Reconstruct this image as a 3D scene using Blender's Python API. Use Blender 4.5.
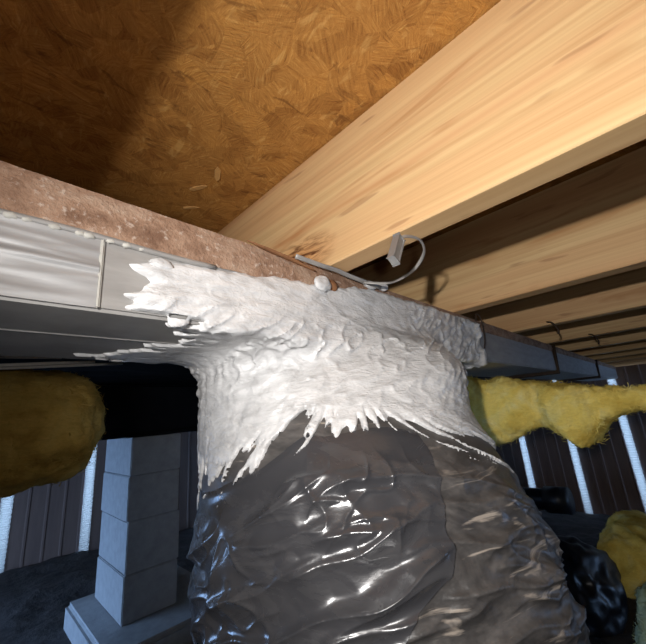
import bpy, bmesh, math, random
import numpy as np
from mathutils import Matrix, Vector

random.seed(7)
for o in list(bpy.data.objects):
    bpy.data.objects.remove(o)
scene = bpy.context.scene
C = scene.collection

# ------------------------------------------------------------------ camera
# x runs along the trunk duct, y along the joists, z up; the camera is the origin
cam_data = bpy.data.cameras.new('camera')
cam_data.sensor_width = 36.0
cam_data.lens = 343.9 / 646 * 36.0
cam_data.clip_start = 0.01
cam = bpy.data.objects.new('camera', cam_data)
C.objects.link(cam)
cam.matrix_world = Matrix(((0.7044, -0.1279, -0.6982, 0),
                           (-0.7054, -0.2371, -0.6684, 0),
                           (-0.0801, 0.9630, -0.2572, 0),
                           (0, 0, 0, 1)))
scene.camera = cam

# ------------------------------------------------------------------ light
world = bpy.data.worlds.new('world')
scene.world = world
world.use_nodes = True
bg = world.node_tree.nodes['Background']
bg.inputs[0].default_value = (0.33, 0.56, 1.0, 1)
bg.inputs[1].default_value = 10.5

ld = bpy.data.lights.new('work_lamp', 'SPOT')
ld.energy = 18.5
ld.color = (1.0, 0.97, 0.945)
ld.spot_size = math.radians(121)
ld.spot_blend = 1.0
ld.shadow_soft_size = 0.008
lamp = bpy.data.objects.new('work_lamp', ld)
C.objects.link(lamp)
lamp.location = (-0.168, -0.02, 0.05)
lamp.rotation_euler = (Vector((0.62, 0.20, 0.12)) - lamp.location).to_track_quat('-Z', 'Y').to_euler()

# weak fill added beside the camera to lift the shade between the joists
fd = bpy.data.lights.new('shadow_fill', 'POINT')
fd.energy = 1.1
fd.color = (1.0, 0.96, 0.92)
fd.shadow_soft_size = 0.006
fill_obj = bpy.data.objects.new('shadow_fill', fd)
C.objects.link(fill_obj)
fill_obj.location = (0.012, -0.02, 0.012)

# daylight enters through the end opening and an added side opening; portals guide the sky light
for nm, loc, rot, sz in (('daylight_portal_end', (-0.60, 1.93, -0.37), (0, math.radians(-90), 0), (0.70, 0.8)),
                         ('daylight_portal_added', (3.62, -2.5, -0.60), (math.radians(90), 0, 0), (0.56, 0.9))):
    pd = bpy.data.lights.new(nm, 'AREA')
    pd.shape = 'RECTANGLE'
    pd.size, pd.size_y = sz
    pd.cycles.is_portal = True
    po = bpy.data.objects.new(nm, pd)
    C.objects.link(po)
    po.location = loc
    po.rotation_euler = rot

vs = scene.view_settings
vs.view_transform = 'Standard'
vs.look = 'None'
vs.exposure = 0.0
vs.gamma = 1.0
vs.use_curve_mapping = False


# ------------------------------------------------------------------ helpers
def mesh_np(name, verts, faces, smooth=True):
    verts = np.asarray(verts, np.float32)
    faces = np.asarray(faces, np.int32)
    me = bpy.data.meshes.new(name)
    me.vertices.add(len(verts))
    me.vertices.foreach_set('co', verts.ravel())
    n, k = faces.shape
    me.loops.add(n * k)
    me.loops.foreach_set('vertex_index', faces.ravel())
    me.polygons.add(n)
    me.polygons.foreach_set('loop_start', np.arange(0, n * k, k, dtype=np.int32))
    me.polygons.foreach_set('loop_total', np.full(n, k, np.int32))
    me.polygons.foreach_set('use_smooth', np.full(n, smooth))
    me.update(calc_edges=True)
    return me


def link(name, me, mat=None, parent=None):
    o = bpy.data.objects.new(name, me)
    C.objects.link(o)
    if mat is not None:
        if len(me.materials) == 0:
            me.materials.append(mat)
    if parent is not None:
        o.parent = parent
        o.matrix_parent_inverse = parent_matrix(parent).inverted()
    return o


def parent_matrix(p):
    m = Matrix.Translation(p.location) @ p.rotation_euler.to_matrix().to_4x4()
    if p.parent:
        return parent_matrix(p.parent) @ p.matrix_parent_inverse @ m if False else m
    return m


def empty(name, loc=(0, 0, 0)):
    o = bpy.data.objects.new(name, None)
    o.empty_display_size = 0.05
    C.objects.link(o)
    o.location = loc
    return o


def tag(o, label=None, cat=None, group=None, kind=None):
    if label:
        o['label'] = label
    if cat:
        o['category'] = cat
    if group:
        o['group'] = group
    if kind:
        o['kind'] = kind
    return o


def bm_mesh(name, bm, smooth=False):
    me = bpy.data.meshes.new(name)
    bm.normal_update()
    bm.to_mesh(me)
    bm.free()
    if smooth:
        for p in me.polygons:
            p.use_smooth = True
    return me


def box_mesh(name, lo, hi, bevel=0.0, seg=1):
    bm = bmesh.new()
    r = bmesh.ops.create_cube(bm, size=1)
    for v in bm.verts:
        v.co = Vector([lo[i] + (v.co[i] + 0.5) * (hi[i] - lo[i]) for i in range(3)])
    if bevel:
        bmesh.ops.bevel(bm, geom=bm.edges[:], offset=bevel, segments=seg, affect='EDGES')
    return bm_mesh(name, bm)


def tube_mesh(name, pts, rad, n=8, ratio=1.0, up=(0, 0, 1), caps=True):
    """a tube (or, with ratio < 1, a flat strap) swept along points"""
    pts = [Vector(p) for p in pts]
    rads = rad if isinstance(rad, (list, tuple)) else [rad] * len(pts)
    vs_, fs = [], []
    for i, p in enumerate(pts):
        t = (pts[min(i + 1, len(pts) - 1)] - pts[max(i - 1, 0)]).normalized()
        a = t.cross(Vector(up))
        if a.length < 1e-4:
            a = t.cross(Vector((1, 0, 0)))
        a.normalize()
        b = a.cross(t).normalized()
        for k in range(n):
            w = 2 * math.pi * k / n
            vs_.append(p + a * math.cos(w) * rads[i] + b * math.sin(w) * rads[i] * ratio)
    for i in range(len(pts) - 1):
        for k in range(n):
            fs.append((i * n + k, i * n + (k + 1) % n, (i + 1) * n + (k + 1) % n, (i + 1) * n + k))
    if caps:
        fs.append(tuple(range(n - 1, -1, -1)))
        fs.append(tuple((len(pts) - 1) * n + k for k in range(n)))
    me = bpy.data.meshes.new(name)
    me.from_pydata([tuple(v) for v in vs_], [], fs)
    for p in me.polygons:
        p.use_smooth = True
    return me


def spline(pts, n=8):
    """Catmull-Rom through points"""
    P = [Vector(p) for p in pts]
    P = [P[0] * 2 - P[1]] + P + [P[-1] * 2 - P[-2]]
    out = []
    for i in range(1, len(P) - 2):
        for k in range(n):
            t = k / n
            a, b, c, d = P[i - 1], P[i], P[i + 1], P[i + 2]
            out.append(0.5 * ((2 * b) + (c - a) * t + (2 * a - 5 * b + 4 * c - d) * t * t + (3 * b - a - 3 * c + d) * t ** 3))
    out.append(P[-2])
    return out


# numpy gradient noise -------------------------------------------------------
def _hash(ix, iy, iz, seed):
    h = (ix.astype(np.uint32) * np.uint32(374761393) + iy.astype(np.uint32) * np.uint32(668265263)
         + iz.astype(np.uint32) * np.uint32(2147483647 - 1640531) + np.uint32((seed * 974711) & 0xffffffff))
    h ^= h >> np.uint32(13)
    h *= np.uint32(1274126177)
    h ^= h >> np.uint32(16)
    h *= np.uint32(2246822519)
    h ^= h >> np.uint32(15)
    return h


def noise(x, y, z=0.0, seed=0):
    """3D gradient noise, about -1..1"""
    x, y, z = np.broadcast_arrays(np.asarray(x, np.float32), np.asarray(y, np.float32), np.asarray(z, np.float32))
    fx, fy, fz = np.floor(x), np.floor(y), np.floor(z)
    ix, iy, iz = fx.astype(np.int32), fy.astype(np.int32), fz.astype(np.int32)
    x, y, z = x - fx, y - fy, z - fz
    u, v, w = (t * t * t * (t * (t * 6 - 15) + 10) for t in (x, y, z))
    res = 0
    for a in (0, 1):
        for b in (0, 1):
            for c in (0, 1):
                h = _hash(ix + a, iy + b, iz + c, seed)
                gx = (h & np.uint32(1023)).astype(np.float32) / 511.5 - 1
                gy = ((h >> np.uint32(10)) & np.uint32(1023)).astype(np.float32) / 511.5 - 1
                gz = ((h >> np.uint32(20)) & np.uint32(1023)).astype(np.float32) / 511.5 - 1
                d = gx * (x - a) + gy * (y - b) + gz * (z - c)
                res = res + d * (u if a else 1 - u) * (v if b else 1 - v) * (w if c else 1 - w)
    return res * 1.4


def fbm(x, y, z=0.0, octv=4, seed=0, gain=0.5):
    s, a = 0, 1.0
    for i in range(octv):
        s = s + a * noise(x * 2 ** i, y * 2 ** i, z * 2 ** i, seed + i)
        a *= gain
    return s


def ridge(x, y, z=0.0, seed=0):
    return 1 - np.minimum(1, np.abs(noise(x, y, z, seed)) * 1.8)


def sstep(e0, e1, x):
    t = np.clip((x - e0) / (e1 - e0), 0, 1)
    return t * t * (3 - 2 * t)


def grid_faces(nu, nv, closed=False):
    i = np.arange(nv - 1)[:, None]
    j = np.arange(nu if closed else nu - 1)[None, :]
    j2 = (j + 1) % nu
    a = i * nu + j
    b = i * nu + j2
    c = (i + 1) * nu + j2
    d = (i + 1) * nu + j
    return np.stack([a, b, c, d], -1).reshape(-1, 4)


# ------------------------------------------------------------------ materials
class NT:
    def __init__(self, name):
        self.m = bpy.data.materials.new(name)
        self.m.use_nodes = True
        self.t = self.m.node_tree
        self.b = self.t.nodes['Principled BSDF']
        self.out = self.t.nodes['Material Output']

    def n(self, typ, **kw):
        nd = self.t.nodes.new(typ)
        ins = kw.pop('ins', {})
        for k, v in kw.items():
            setattr(nd, k, v)
        for k, v in ins.items():
            if hasattr(v, 'bl_idname') and hasattr(v, 'is_linked'):
                self.t.links.new(v, nd.inputs[k])
            else:
                nd.inputs[k].default_value = v
        return nd

    def l(self, a, b):
        self.t.links.new(a, b)

    def coord(self, scale=(1, 1, 1), rot=(0, 0, 0), vec=None):
        if vec is None:
            vec = self.n('ShaderNodeTexCoord').outputs['Object']
        return self.n('ShaderNodeMapping', ins={'Vector': vec, 'Scale': scale, 'Rotation': rot}).outputs[0]

    def noise(self, vec, scale=5, detail=4, rough=0.5, dist=0.0):
        return self.n('ShaderNodeTexNoise', ins={'Vector': vec, 'Scale': scale, 'Detail': detail, 'Roughness': rough, 'Distortion': dist}).outputs[0]

    def ramp(self, fac, stops):
        r = self.n('ShaderNodeValToRGB', ins={'Fac': fac})
        el = r.color_ramp.elements
        while len(el) < len(stops):
            el.new(0.5)
        for e, (p, c) in zip(el, stops):
            e.position = p
            e.color = (c[0], c[1], c[2], 1) if not isinstance(c, (int, float)) else (c, c, c, 1)
        return r.outputs[0]

    def mix(self, fac, a, b, mode='MIX'):
        nd = self.n('ShaderNodeMix', data_type='RGBA', blend_type=mode)
        for key, v in ((0, fac), (6, a), (7, b)):
            if hasattr(v, 'is_linked'):
                self.l(v, nd.inputs[key])
            else:
                nd.inputs[key].default_value = v if key == 0 else (v[0], v[1], v[2], 1)
        return nd.outputs[2]

    def math(self, op, a, b=0.0):
        nd = self.n('ShaderNodeMath', operation=op)
        for key, v in ((0, a), (1, b)):
            if hasattr(v, 'is_linked'):
                self.l(v, nd.inputs[key])
            else:
                nd.inputs[key].default_value = v
        return nd.outputs[0]

    def bump(self, h, strength=0.3, dist=0.002):
        nd = self.n('ShaderNodeBump', ins={'Height': h, 'Strength': strength, 'Distance': dist})
        self.l(nd.outputs[0], self.b.inputs['Normal'])

    def set(self, **kw):
        for k, v in kw.items():
            k = k.replace('_', ' ')
            if hasattr(v, 'is_linked'):
                self.l(v, self.b.inputs[k])
            else:
                self.b.inputs[k].default_value = (v[0], v[1], v[2], 1) if isinstance(v, tuple) else v
        return self


M = {}


def mat_lumber(knot=None):
    k = NT('knotty_lumber' if knot else 'lumber')
    info = k.n('ShaderNodeObjectInfo')
    off = k.n('ShaderNodeVectorMath', operation='MULTIPLY_ADD')
    comb = k.n('ShaderNodeCombineXYZ', ins={'X': info.outputs['Random'], 'Y': info.outputs['Random'], 'Z': info.outputs['Random']})
    k.l(comb.outputs[0], off.inputs[0])
    off.inputs[1].default_value = (3.1, 7.7, 5.3)
    k.l(k.n('ShaderNodeTexCoord').outputs['Object'], off.inputs[2])
    v = off.outputs[0]
    warp = k.noise(k.coord((3, 1.2, 6), vec=v), 1.0, 2)
    # broad growth-ring bands, running along the joist
    broad = k.noise(k.coord((10, 0.55, 17), vec=v), 1.0, 3, 0.5, 0.6)
    base = k.ramp(broad, [(0.30, (0.50, 0.315, 0.145)), (0.46, (0.61, 0.425, 0.215)), (0.60, (0.57, 0.355, 0.175)), (0.72, (0.44, 0.23, 0.10))])
    fine = k.noise(k.coord((60, 1.6, 150), vec=v), 1.0, 3, 0.6, 0.4)
    base = k.mix(k.math('MULTIPLY', k.ramp(fine, [(0.42, 0), (0.66, 1)]), 0.5), base, (0.42, 0.245, 0.105))
    # dark flecks and knot streaks
    fl = k.noise(k.coord((40, 9, 60), vec=v), 1.0, 2, 0.5)
    base = k.mix(k.math('MULTIPLY', k.ramp(fl, [(0.66, 0), (0.72, 1)]), 0.45), base, (0.22, 0.09, 0.04))
    st = k.noise(k.coord((8, 2.2, 22), vec=v), 1.0, 3, 0.6, 1.2)
    base = k.mix(k.math('MULTIPLY', k.ramp(st, [(0.60, 0), (0.72, 1)]), 0.6), base, (0.33, 0.13, 0.04))
    if knot:
        ov = k.n('ShaderNodeTexCoord').outputs['Object']
        dv = k.n('ShaderNodeVectorMath', operation='SUBTRACT', ins={0: ov, 1: knot})
        sv = k.n('ShaderNodeVectorMath', operation='MULTIPLY', ins={0: dv.outputs[0], 1: (4, 12, 26)})
        ln = k.n('ShaderNodeVectorMath', operation='LENGTH', ins={0: sv.outputs[0]}).outputs['Value']
        kn = k.noise(k.coord((10, 14, 75), (0.22, 0, 0), vec=ov), 1.0, 4, 0.6, 1.5)
        halo = k.ramp(ln, [(0.0, 1), (0.98, 0)])
        base = k.mix(k.math('MULTIPLY', halo, 0.75), base, (0.50, 0.22, 0.07))
        dark = k.math('MULTIPLY', halo, k.ramp(kn, [(0.44, 0), (0.60, 1)]))
        base = k.mix(k.math('MULTIPLY', dark, 1.6), base, (0.10, 0.035, 0.012))
    k.set(Base_Color=base, Roughness=0.62, Specular_IOR_Level=0.25)
    k.bump(fine, 0.25, 0.001)
    return k.m


def mat_osb():
    k = NT('strand_board')
    v = k.n('ShaderNodeTexCoord').outputs['Object']
    wv = k.n('ShaderNodeTexNoise', ins={'Vector': v, 'Scale': 14.0, 'Detail': 1.0})
    add = k.n('ShaderNodeVectorMath', operation='MULTIPLY_ADD', ins={0: wv.outputs['Color'], 1: (0.02, 0.02, 0.0), 2: v})
    cols, hts = None, None
    layers = []
    for i, (sc, seed) in enumerate(((30, 0.0), (48, 3.7), (90, 8.1))):
        mp = k.n('ShaderNodeMapping', ins={'Vector': add.outputs[0], 'Location': (seed, seed * 1.7, 0), 'Scale': (1.0, 1.0, 0.0)})
        vo = k.n('ShaderNodeTexVoronoi', ins={'Vector': mp.outputs[0], 'Scale': sc})
        ang = k.math('MULTIPLY', k.n('ShaderNodeSeparateColor', ins={0: vo.outputs['Color']}).outputs[0], 6.28)
        rot = k.n('ShaderNodeVectorRotate', rotation_type='Z_AXIS', ins={'Vector': mp.outputs[0], 'Angle': ang})
        st = k.noise(k.coord((1.0, 8.0, 1.0), vec=rot.outputs[0]), sc * 1.1, 3, 0.6, 0.1)
        sep = k.n('ShaderNodeSeparateColor', ins={0: vo.outputs['Color']})
        layers.append((st, sep.outputs[1], vo.outputs['Distance']))
    sel = k.noise(v, 9, 2)
    a = k.mix(k.ramp(sel, [(0.44, 0), (0.54, 1)]), layers[0][0], layers[1][0])
    a = k.mix(0.35, a, layers[2][0])
    b = k.mix(0.5, layers[0][1], layers[1][1])
    col = k.ramp(a, [(0.28, (0.15, 0.055, 0.012)), (0.42, (0.33, 0.148, 0.036)), (0.56, (0.42, 0.203, 0.052)), (0.72, (0.54, 0.31, 0.10))])
    fk = k.noise(k.coord((22, 60, 1), (0, 0, 0.9), vec=add.outputs[0]), 1.0, 3, 0.65, 0.7)
    col = k.mix(k.math('MULTIPLY', k.ramp(fk, [(0.60, 0), (0.70, 1)]), 0.55), col, (0.11, 0.04, 0.01))
    fk2 = k.noise(k.coord((70, 26, 1), (0, 0, 0.5), vec=add.outputs[0]), 1.0, 2, 0.6, 0.5)
    col = k.mix(k.math('MULTIPLY', k.ramp(fk2, [(0.62, 0), (0.72, 1)]), 0.5), col, (0.60, 0.36, 0.12))
    tone = k.ramp(b, [(0.1, (0.72, 0.66, 0.6)), (0.5, (1, 1, 1)), (0.95, (1.12, 1.12, 1.05))])
    col = k.mix(1.0, col, tone, 'MULTIPLY')
    k.set(Base_Color=col, Roughness=0.7, Specular_IOR_Level=0.2)
    k.bump(a, 0.5, 0.003)
    return k.m


def mat_simple(name, col, rough=0.7, metal=0.0, col2=None, nscale=20, bump=0.2, bdist=0.002, stretch=(1, 1, 1), spec=0.4):
    k = NT(name)
    v = k.coord(stretch)
    nz = k.noise(v, nscale, 5, 0.6)
    c = k.ramp(nz, [(0.3, col2 or tuple(x * 0.7 for x in col)), (0.7, col)])
    k.set(Base_Color=c, Roughness=rough, Metallic=metal, Specular_IOR_Level=spec)
    if bump:
        k.bump(nz, bump, bdist)
    return k.m


def mat_mastic():
    k = NT('mastic')
    v = k.n('ShaderNodeTexCoord').outputs['Object']
    n1 = k.noise(k.coord((1, 1, 2.2), vec=v), 30, 5, 0.6, 0.8)
    n2 = k.noise(k.coord((34, 34, 110), (0, 0.45, 0), vec=v), 1.0, 3, 0.6, 1.6)
    n3 = k.noise(v, 210, 2, 0.5)
    c = k.ramp(n1, [(0.26, (0.36, 0.357, 0.355)), (0.48, (0.54, 0.54, 0.54)), (0.72, (0.68, 0.68, 0.68))])
    h = k.math('ADD', k.math('MULTIPLY', n2, 0.8), k.math('ADD', n1, k.math('MULTIPLY', n3, 0.25)))
    k.set(Base_Color=c, Roughness=0.36, Specular_IOR_Level=0.55)
    k.bump(h, 0.55, 0.004)
    return k.m


def mat_plastic(name, dusty):
    k = NT(name)
    v = k.n('ShaderNodeTexCoord').outputs['Object']
    n1 = k.noise(k.coord((1, 1, 2.2), (0, -0.25, 0), vec=v), 13, 6, 0.65, 0.9)
    n2 = k.noise(k.coord((1, 1, 2), vec=v), 60, 4, 0.6)
    fine = k.noise(v, 260, 2)
    if dusty:
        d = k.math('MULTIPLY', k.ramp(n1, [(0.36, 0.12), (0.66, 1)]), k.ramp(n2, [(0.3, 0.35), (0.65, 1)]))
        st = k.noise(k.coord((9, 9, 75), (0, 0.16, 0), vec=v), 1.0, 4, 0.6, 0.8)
        crease_light = k.math('MULTIPLY', k.ramp(st, [(0.60, 0), (0.68, 1)]), 0.8)  # pale streaks paint the lit fold creases on top of the dust
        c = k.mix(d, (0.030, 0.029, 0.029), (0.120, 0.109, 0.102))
        c = k.mix(crease_light, c, (0.36, 0.31, 0.26))
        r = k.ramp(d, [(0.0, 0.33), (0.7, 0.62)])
        k.set(Base_Color=c, Roughness=r, Specular_IOR_Level=0.5)
        k.bump(k.math('ADD', n2, k.math('MULTIPLY', fine, 0.4)), 0.35, 0.002)
    else:
        d = k.math('MULTIPLY', k.ramp(n1, [(0.5, 0.0), (0.75, 1)]), 0.35)
        c = k.mix(d, (0.042, 0.042, 0.046), (0.105, 0.102, 0.10))
        k.set(Base_Color=c, Roughness=k.ramp(n1, [(0.3, 0.20), (0.7, 0.32)]), Specular_IOR_Level=0.8)
        k.bump(n2, 0.18, 0.002)
    return k.m


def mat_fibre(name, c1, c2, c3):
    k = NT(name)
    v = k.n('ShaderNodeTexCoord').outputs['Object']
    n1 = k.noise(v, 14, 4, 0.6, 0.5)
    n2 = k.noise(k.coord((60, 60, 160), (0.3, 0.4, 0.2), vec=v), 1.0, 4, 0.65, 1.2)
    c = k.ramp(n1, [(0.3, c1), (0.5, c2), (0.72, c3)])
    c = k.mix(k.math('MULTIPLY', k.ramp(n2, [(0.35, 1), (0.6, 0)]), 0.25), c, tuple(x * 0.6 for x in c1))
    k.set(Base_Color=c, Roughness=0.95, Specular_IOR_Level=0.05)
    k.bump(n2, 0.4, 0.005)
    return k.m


def mat_vent():
    k = NT('vent_plastic')
    tr = k.n('ShaderNodeBsdfTranslucent', ins={'Color': (0.28, 0.245, 0.20, 1)})
    mx = k.n('ShaderNodeMixShader', ins={0: 0.62})
    k.set(Base_Color=(0.8, 0.8, 0.78), Roughness=0.5)
    k.l(k.b.outputs[0], mx.inputs[1])
    k.l(tr.outputs[0], mx.inputs[2])
    k.l(mx.outputs[0], k.out.inputs[0])
    return k.m


M['lumber'] = mat_lumber()
M['knotty'] = mat_lumber((0.0, 0.155, 0.032))
M['osb'] = mat_osb()
M['mastic'] = mat_mastic()
M['plastic'] = mat_plastic('black_polythene', False)
M['dusty'] = mat_plastic('dusty_highlit_polythene', True)
M['vent'] = mat_vent()
M['dirt'] = mat_simple('dirt', (0.060, 0.050, 0.046), 0.8, 0, (0.018, 0.015, 0.015), 16, 0.7, 0.02)
M['brown_vinyl'] = mat_simple('brown_vinyl', (0.22, 0.145, 0.115), 0.55, 0, (0.165, 0.11, 0.088), 6, 0.05, 0.002, (6, 6, 0.6))
M['concrete'] = mat_simple('concrete', (0.40, 0.40, 0.40), 0.85, 0, (0.31, 0.31, 0.31), 35, 0.4, 0.004)
M['black_steel'] = mat_simple('black_steel', (0.010, 0.009, 0.009), 0.75, 0.0, (0.005, 0.005, 0.005), 20, 0.1, spec=0.15)
M['galv'] = mat_simple('galvanised', (0.33, 0.32, 0.305), 0.6, 0.25, (0.23, 0.222, 0.212), 16, 0.15, 0.002, (1.0, 1, 5))
M['tape'] = mat_simple('foil_tape', (0.42, 0.42, 0.42), 0.5, 0.45, (0.31, 0.307, 0.305), 22, 0.2, 0.002, (0.7, 1, 4))


def mat_dust_band():
    k = NT('brown_dust')
    v = k.n('ShaderNodeTexCoord').outputs['Object']
    n1 = k.noise(k.coord((1, 1, 1.6), vec=v), 26, 5, 0.65)
    n2 = k.noise(v, 170, 3, 0.6)
    c = k.ramp(n1, [(0.32, (0.15, 0.085, 0.055)), (0.5, (0.27, 0.17, 0.115)), (0.7, (0.36, 0.26, 0.19))])
    c = k.mix(k.math('MULTIPLY', k.ramp(n2, [(0.58, 0), (0.70, 1)]), 0.5), c, (0.55, 0.47, 0.40))
    k.set(Base_Color=c, Roughness=0.9, Specular_IOR_Level=0.1)
    k.bump(k.math('ADD', n1, n2), 0.6, 0.004)
    return k.m


M['dust_brown'] = mat_dust_band()
M['seam'] = mat_simple('seam_sealer', (0.46, 0.45, 0.41), 0.6, 0, (0.33, 0.32, 0.29), 60, 0.3)
M['strap'] = mat_simple('grey_strap', (0.30, 0.285, 0.27), 0.35, 0, (0.20, 0.19, 0.18), 40, 0.05)
M['clip'] = mat_simple('clip_metal', (0.30, 0.295, 0.29), 0.4, 0.6, (0.3, 0.3, 0.3), 40, 0.05)
M['black_rubber'] = mat_simple('black_pipe', (0.012, 0.012, 0.014), 0.4, 0, (0.008, 0.008, 0.01), 20, 0.1)
M['cable'] = mat_simple('cable', (0.70, 0.66, 0.60), 0.6, 0, (0.55, 0.51, 0.46), 30, 0.05)
M['rust'] = mat_simple('dark_wire', (0.06, 0.035, 0.02), 0.7, 0.3, (0.03, 0.02, 0.015), 50, 0.1)
M['old_wood'] = mat_simple('old_wood', (0.17, 0.13, 0.10), 0.8, 0, (0.08, 0.06, 0.05), 9, 0.3, 0.003, (1, 8, 8))
M['bark'] = mat_simple('torn_wood', (0.30, 0.14, 0.06), 0.8, 0, (0.12, 0.05, 0.02), 30, 0.4)
M['flake'] = mat_simple('wood_flake', (0.52, 0.30, 0.10), 0.7, 0, (0.40, 0.21, 0.07), 30, 0.2, 0.001, (1, 6, 1))
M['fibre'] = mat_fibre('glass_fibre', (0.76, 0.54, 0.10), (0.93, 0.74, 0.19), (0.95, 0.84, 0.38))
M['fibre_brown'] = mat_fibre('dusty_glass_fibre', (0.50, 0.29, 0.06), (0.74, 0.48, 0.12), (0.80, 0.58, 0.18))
M['fibre_green'] = mat_fibre('green_glass_fibre', (0.30, 0.34, 0.16), (0.46, 0.52, 0.32), (0.58, 0.62, 0.42))

# ------------------------------------------------------------------ setting
GZ = -0.72


def ground_z(x, y):
    slope = 0.095 * np.maximum(0, x - 0.9)
    return GZ - slope


# dirt floor
nx, ny = 200, 190
gx, gy = np.meshgrid(np.linspace(-1.9, 4.25, nx), np.linspace(-2.7, 3.25, ny))
gz = ground_z(gx, gy) + 0.030 * fbm(gx * 2.2, gy * 2.2, 0.3, 3, 4) + 0.016 * fbm(gx * 9, gy * 9, 0.1, 3, 9) - 0.012
keep = np.exp(-(((gx - 0.56) / 0.4) ** 4 + ((gy - 1.65) / 0.4) ** 4))      # level under the footing
gz = gz * (1 - keep) + (GZ - 0.004) * keep
floor_me = mesh_np('floor', np.stack([gx, gy, gz], -1).reshape(-1, 3), grid_faces(nx, ny))
tag(link('floor', floor_me, M['dirt']), 'dark bare dirt ground of the crawl space', None, None, 'structure')

# subfloor: two sheets of strand board
ceil = empty('ceiling', (0, 0, 0.38))
tag(ceil, 'orange brown strand board subfloor above the joists', None, None, 'structure')
for (xa, xb) in ((-0.70, 0.338), (0.340, 2.778), (2.78, 4.25)):
    link('subfloor_panel', box_mesh('subfloor_panel', (xa, -2.7, 0.38), (xb, 3.25, 0.398)), M['osb'], ceil)
for (x, y, a, ln, w) in ((0.225, 0.475, 2.2, 0.016, 0.004), (0.232, 0.425, 1.1, 0.016, 0.005), (0.24, 0.535, 2.5, 0.014, 0.003)):
    bm = bmesh.new()
    ca, sa = math.cos(a), math.sin(a)
    pts = [(-ln, 0), (-ln * 0.4, w * 0.9), (ln * 0.5, w), (ln, w * 0.2), (ln * 0.7, -w * 0.8), (-ln * 0.5, -w)]
    top = [bm.verts.new((x + ca * p - sa * q, y + sa * p + ca * q, 0.3795)) for p, q in pts]
    bot = [bm.verts.new((x + ca * p * 0.95 - sa * q * 0.9, y + sa * p * 0.95 + ca * q * 0.9, 0.3782 - 0.002 * (p > 0))) for p, q in pts]
    bm.faces.new(top[::-1])
    bm.faces.new(bot)
    for i in range(6):
        j = (i + 1) % 6
        bm.faces.new((top[i], top[j], bot[j], bot[i]))
    bmesh.ops.recalc_face_normals(bm, faces=bm.faces[:])
    link('wood_flake', bm_mesh('wood_flake', bm), M['flake'], ceil)


# skirting walls: ribbed brown panels between white vent strips
def rib_panel(w, z0, z1):
    """ribbed sheet of width w in the local xz plane, front towards -y"""
    prof, x = [], 0.0
    n = 4
    for i in range(n):
        a = w * i / n
        b = w / n
        prof += [(a, 0), (a + b * 0.78, 0), (a + b * 0.84, -0.006), (a + b * 0.94, -0.006)]
    prof.append((w, 0))
    vs_, fs = [], []
    for th in (0, 0.004):
        for (px, py) in prof:
            vs_.append((px, py + th, z0))
            vs_.append((px, py + th, z1))
    m = len(prof)
    for i in range(m - 1):
        fs.append((2 * i, 2 * i + 2, 2 * i + 3, 2 * i + 1))
        o = 2 * m
        fs.append((o + 2 * i, o + 2 * i + 1, o + 2 * i + 3, o + 2 * i + 2))
        fs.append((2 * i + 1, 2 * i + 3, o + 2 * i + 3, o + 2 * i + 1))
        fs.append((2 * i, o + 2 * i, o + 2 * i + 2, 2 * i + 2))
    for e in (0, m - 1):
        fs.append((2 * e, 2 * e + 1, 2 * m + 2 * e + 1, 2 * m + 2 * e))
    me = bpy.data.meshes.new('skirting_panel')
    me.from_pydata(vs_, [], fs)
    me.materials.append(M['brown_vinyl'])
    return me


def vent_mesh(w, z0, z1):
    """louvred strip: saw-tooth section in z, front towards -y"""
    vs_, fs = [], []
    n = int((z1 - z0) / 0.013)
    for i in range(n + 1):
        z = z0 + (z1 - z0) * i / n
        ex = 0.003 * (i % 2)
        for (dy, dz) in ((0.0, 0.0), (-0.007, 0.005)):
            vs_ += [(-w / 2 - ex, dy, z + dz), (w / 2 + ex, dy, z + dz)]
    k = len(vs_) // 2
    for i in range(k - 1):
        fs.append((2 * i, 2 * i + 1, 2 * i + 3, 2 * i + 2))
    me = bpy.data.meshes.new('vent_strip')
    me.from_pydata(vs_, [], fs)
    me.materials.append(M['vent'])
    return me


def skirting(name, label, origin, rotz, centres, z0, z1, pitch=0.406, sw=0.052, vents=True):
    root = empty(name, origin)
    root.rotation_euler = (0, 0, rotz)
    tag(root, label, None, None, 'structure')
    if not vents:
        sw = -0.004
    pm = rib_panel(pitch - sw + 0.006, z0, z1)
    vm = vent_mesh(sw, z0, z1) if vents else None
    for c in centres:
        if vents:
            v = link('vent_strip', vm)
            v.parent = root
            v.location = (c, 0, 0)
        p = link('skirting_panel', pm)
        p.parent = root
        p.location = (c + sw / 2 - 0.003, 0.008, 0)
    return root


skirting('wall_back', 'brown ribbed skirting with white vent strips beyond the block pier', (0, 2.9, 0), 0,
         [0.238 + 0.406 * i for i in range(-2, 10)], -1.10, 0.19)
skirting('wall_right', 'brown ribbed skirting with white vent strips below the far end of duct', (3.95, 0, 0), -math.pi / 2,
         [-0.35 + 0.41 * i for i in range(-6, 7)], -1.12, 0.19)
skirting('wall_front', 'brown ribbed skirting behind the photographer', (0, -2.5, 0), math.pi,
         [-3.35 + 0.406 * i for i in range(10)], -1.05, 0.19, vents=False)  # unseen gap at the right end, added to bring daylight onto the right wall

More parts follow.
